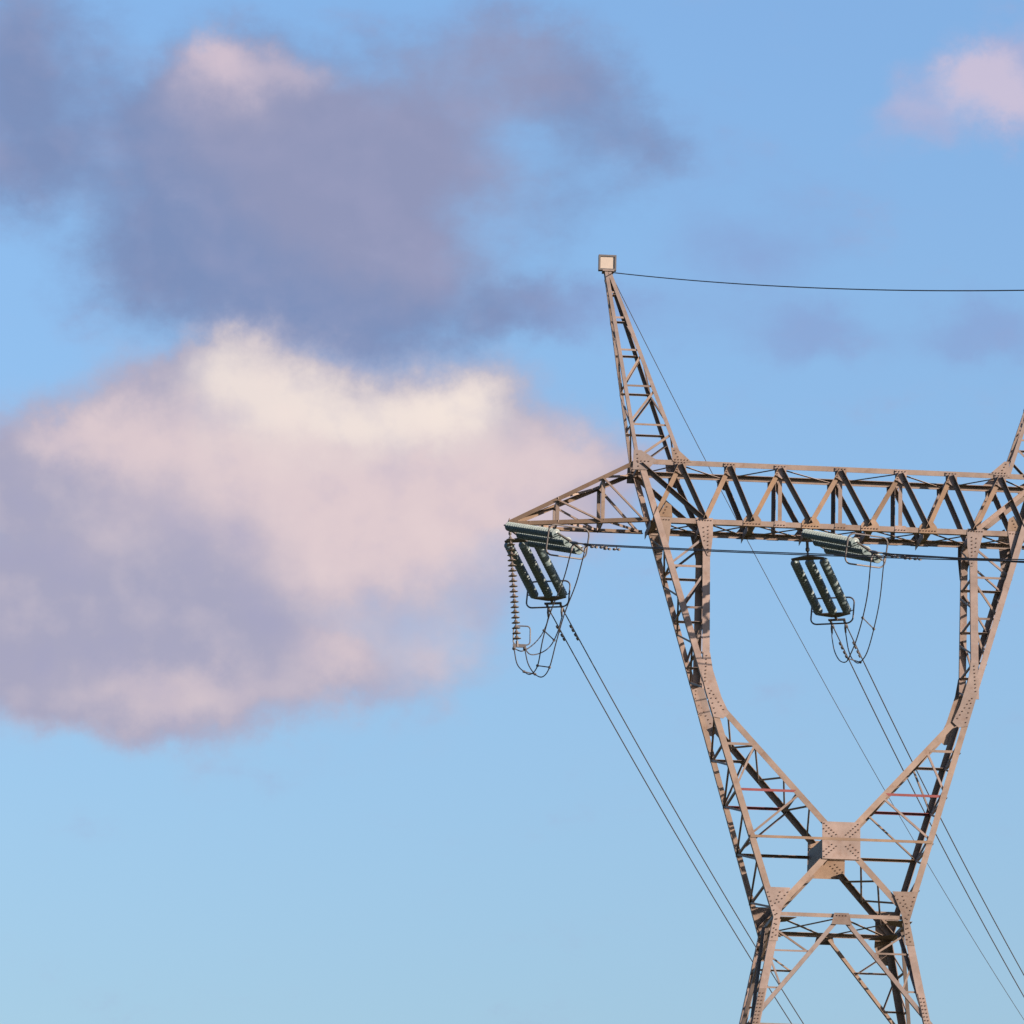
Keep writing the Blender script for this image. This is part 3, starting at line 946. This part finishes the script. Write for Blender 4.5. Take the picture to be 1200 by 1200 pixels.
G1 = "tension insulator sets on the tower"
G2 = "conductors leading away from the tower"
AL = R(20.5)
AF = R(24.5)
e1, h1, p1 = tension_set("dark green triple insulator set hanging steeply under the left arm tip", (-10.62, 0.25, 47.5), (-10.57, 0.35, 47.13), 1, R(19.7), 0.267, 22, G1)
e2, h2, p2 = tension_set("dark green triple insulator set hanging steeply under the middle of the crossbeam", (-0.85, 0.98, 47.66), (-0.80, 1.12, 47.10), 1, R(21.0), 0.262, 22, G1)
e3, h3, p3 = tension_set("pale foreshortened insulator set lying nearly flat under the left arm tip", (-10.85, -0.3, 47.46), (-10.79, -0.6, 47.14), -1, R(22.0), 0.275, 22, G1, R(25))
e4, h4, p4 = tension_set("foreshortened grey green insulator set lying nearly flat under the beam middle", (-1.02, -0.98, 47.62), (-0.93, -1.25, 47.16), -1, R(20.5), 0.295, 22, G1, R(25))

NAMES = (("left thin conductor of the twin pair falling right from the left arm tip", "right thin conductor of the twin pair falling right from the left arm tip"),
         ("left thin conductor of the twin pair falling right from the beam middle", "right thin conductor of the twin pair falling right from the beam middle"),
         ("left wire of the near level pair from the left arm across the columns", "right wire of the near level pair from the left arm across the columns"),
         ("left wire of the near level pair from the beam middle to the right edge", "right wire of the near level pair from the beam middle to the right edge"))
for (ends, h, td, k, ln, r, nm) in ((e1, h1, .235, .00075, 310, .020, NAMES[0]), (e2, h2, .262, .00110, 240, .020, NAMES[1]),
                                    (e3, h3, .228, .00030, 150, .017, NAMES[2]), (e4, h4, .236, .00030, 150, .017, NAMES[3])):
    for (b, lug), lab in zip(ends, nm):
        wire("conductor", lab, b, h, td, k, ln, r, G2, damper=(1.1, 1.75))
pk = W((-7.75, 0.0, 56.45))
hb = RV @ Vector((math.sin(R(22.5)), math.cos(R(22.5)), 0))
hf = RV @ Vector((math.sin(R(12)), -math.cos(R(12)), 0))
wire("earth_wire", "very thin wire slanting down right from the peak, passing behind the tower", pk, hb, .308, .00092, 330, .012, None)
wire("earth_wire", "thin nearly level wire from the top of the peak to the right edge", W((-7.7, -0.12, 56.47)), hf, .305, .0006, 180, .017, None)

# ---- pilot string that steadies the jumper of the left phase
org = W((-11.0, 0.0, 47.5))
pil = empty("pilot_insulator", org)
tag(pil, "slim ribbed insulator string hanging straight down from the left arm tip", "insulator")
dn = (RV @ Vector((0.085, 0, -1))).normalized()
bm = bmesh.new()
tube(bm, [org, org + dn * .3], 0.03, 8)
lathe(bm, [(.05, -.05), (.07, 0), (.05, .05)], org + dn * .2, RV @ Vector((1, 0, 0)), 10)
link("hanger_link", bm, HARD, pil, org)
bm = bmesh.new()
disc_string(bm, org + dn * .32, dn, 20, 0.178, 1.05)
link("insulator_string", bm, PORC, pil, org, True)
bot_ = org + dn * (.32 + 20 * .178 + .06)
bm = bmesh.new()
ex = RV @ Vector((1, 0, 0))
ey = RV @ Vector((0, 1, 0))
uz = Vector((0, 0, 1))
tube(bm, rounded_ring(bot_ + ex * .15 + uz * .25, ex, uz, .28, .32, .12), 0.022, 8, True)
link("grading_ring", bm, HARD, pil, org)
bm = bmesh.new()
tube(bm, [bot_ - dn * .05, bot_ + dn * .15], 0.045, 8)
flat_plate(bm, [bot_ + ex * .3 - ey * .03 - uz * .05, bot_ + ex * .3 - ey * .03 - uz * .16, bot_ - ex * .14 - ey * .03 - uz * .16, bot_ - ex * .14 - ey * .03 - uz * .05], ey, 0.06)
for q in (-.1, .26):
    lathe(bm, [(.03, -.14), (.06, -.05), (.06, .05), (.03, .14)], bot_ + ex * q - uz * .2, ey, 10)
link("suspension_clamp", bm, HARD, pil, org)

# ---- jumper loops
JUMPS = [[[(-9.251, 5.0, 45.557), (-9.302, 4.7, 45.25), (-9.564, 3.6, 44.641), (-10.0, 1.8, 43.906), (-10.465, 0.3, 43.358), (-10.686, 0, 43.139)], [(-8.84, 5.0, 45.484), (-8.917, 4.7, 44.997), (-9.256, 3.4, 44.254), (-9.708, 1.8, 43.654), (-10.178, 0.3, 43.253), (-10.373, 0, 43.152)], [(-10.743, 0, 43.137), (-10.692, -0.5, 42.742), (-10.51, -1.1, 42.361), (-10.316, -1.5, 42.198), (-10.13, -1.9, 42.407), (-10.03, -2.5, 43.143), (-9.848, -3.1, 43.935), (-9.511, -3.8, 44.88), (-9.285, -4.5, 45.7)], [(-10.345, 0, 43.153), (-10.324, -0.5, 42.756), (-10.141, -1.1, 42.289), (-9.928, -1.6, 42.105), (-9.743, -2.0, 42.344), (-9.588, -2.6, 43.081), (-9.38, -3.2, 43.932), (-9.098, -3.9, 44.759), (-8.838, -4.5, 45.718)]], [[(0.529, 6.0, 45.872), (0.628, 5.4, 45.383), (0.568, 4.3, 44.662), (0.567, 3.0, 44.055), (0.59, 1.6, 43.711), (0.564, 0.3, 43.709), (0.535, -1.2, 43.849), (0.486, -3, 44.202), (0.463, -4.3, 44.771), (0.495, -5.2, 45.625)], [(1.093, 6.0, 45.894), (1.115, 5.4, 45.462), (1.038, 4.3, 44.77), (0.974, 3.0, 44.16), (0.981, 1.6, 43.683), (0.968, 0.3, 43.521), (0.923, -1.2, 43.516), (0.857, -3, 43.843), (0.859, -4.3, 44.53), (0.916, -5.2, 45.643)]]]


def jumper(label, runs, spacers):
    org = W(runs[0][0])
    root = empty("jumper_cable", org)
    tag(root, label, "cable", "jumper loops under the insulators")
    sm = []
    for r_ in runs:
        bm = bmesh.new()
        pts = smooth_path([W(q) for q in r_], 8)
        tube(bm, pts, 0.02, 6)
        link("jumper_wire", bm, WIRE, root, org, True)
        sm.append(pts)
    for i, j, fa, fb_ in spacers:
        a = sm[i][int(fa * (len(sm[i]) - 1))]
        b = sm[j][int(fb_ * (len(sm[j]) - 1))]
        bm = bmesh.new()
        tube(bm, [a, b], 0.02, 6)
        for q in (a, b):
            lathe(bm, [(.02, -.05), (.045, -.03), (.045, .03), (.02, .05)], q, b - a, 8)
        link("spacer_bar", bm, HARD, root, org)


TI = TM.inverted()
for i_, j_, q_ in ((0, -1, -.1), (1, -1, .26), (2, 0, -.1), (3, 0, .26)):
    JUMPS[0][i_][j_] = tuple(TI @ (bot_ + ex * q_ - uz * .2))
for run_, j_, lug in ((JUMPS[0][0], 0, e1[0][1]), (JUMPS[0][1], 0, e1[1][1]), (JUMPS[0][2], -1, e3[0][1]), (JUMPS[0][3], -1, e3[1][1]),
                      (JUMPS[1][0], 0, e2[0][1]), (JUMPS[1][1], 0, e2[1][1]), (JUMPS[1][0], -1, e4[0][1]), (JUMPS[1][1], -1, e4[1][1])):
    run_[j_] = tuple(TI @ lug)
jumper("hanging wire loop below the slim ribbed insulator at the left arm tip", JUMPS[0], ((0, 1, .3, .3), (2, 3, .25, .25), (2, 3, .5, .5)))
jumper("hanging wire loop below the triple insulator set at the middle of the crossbeam", JUMPS[1], ((0, 1, .5, .5), (0, 1, .78, .78)))
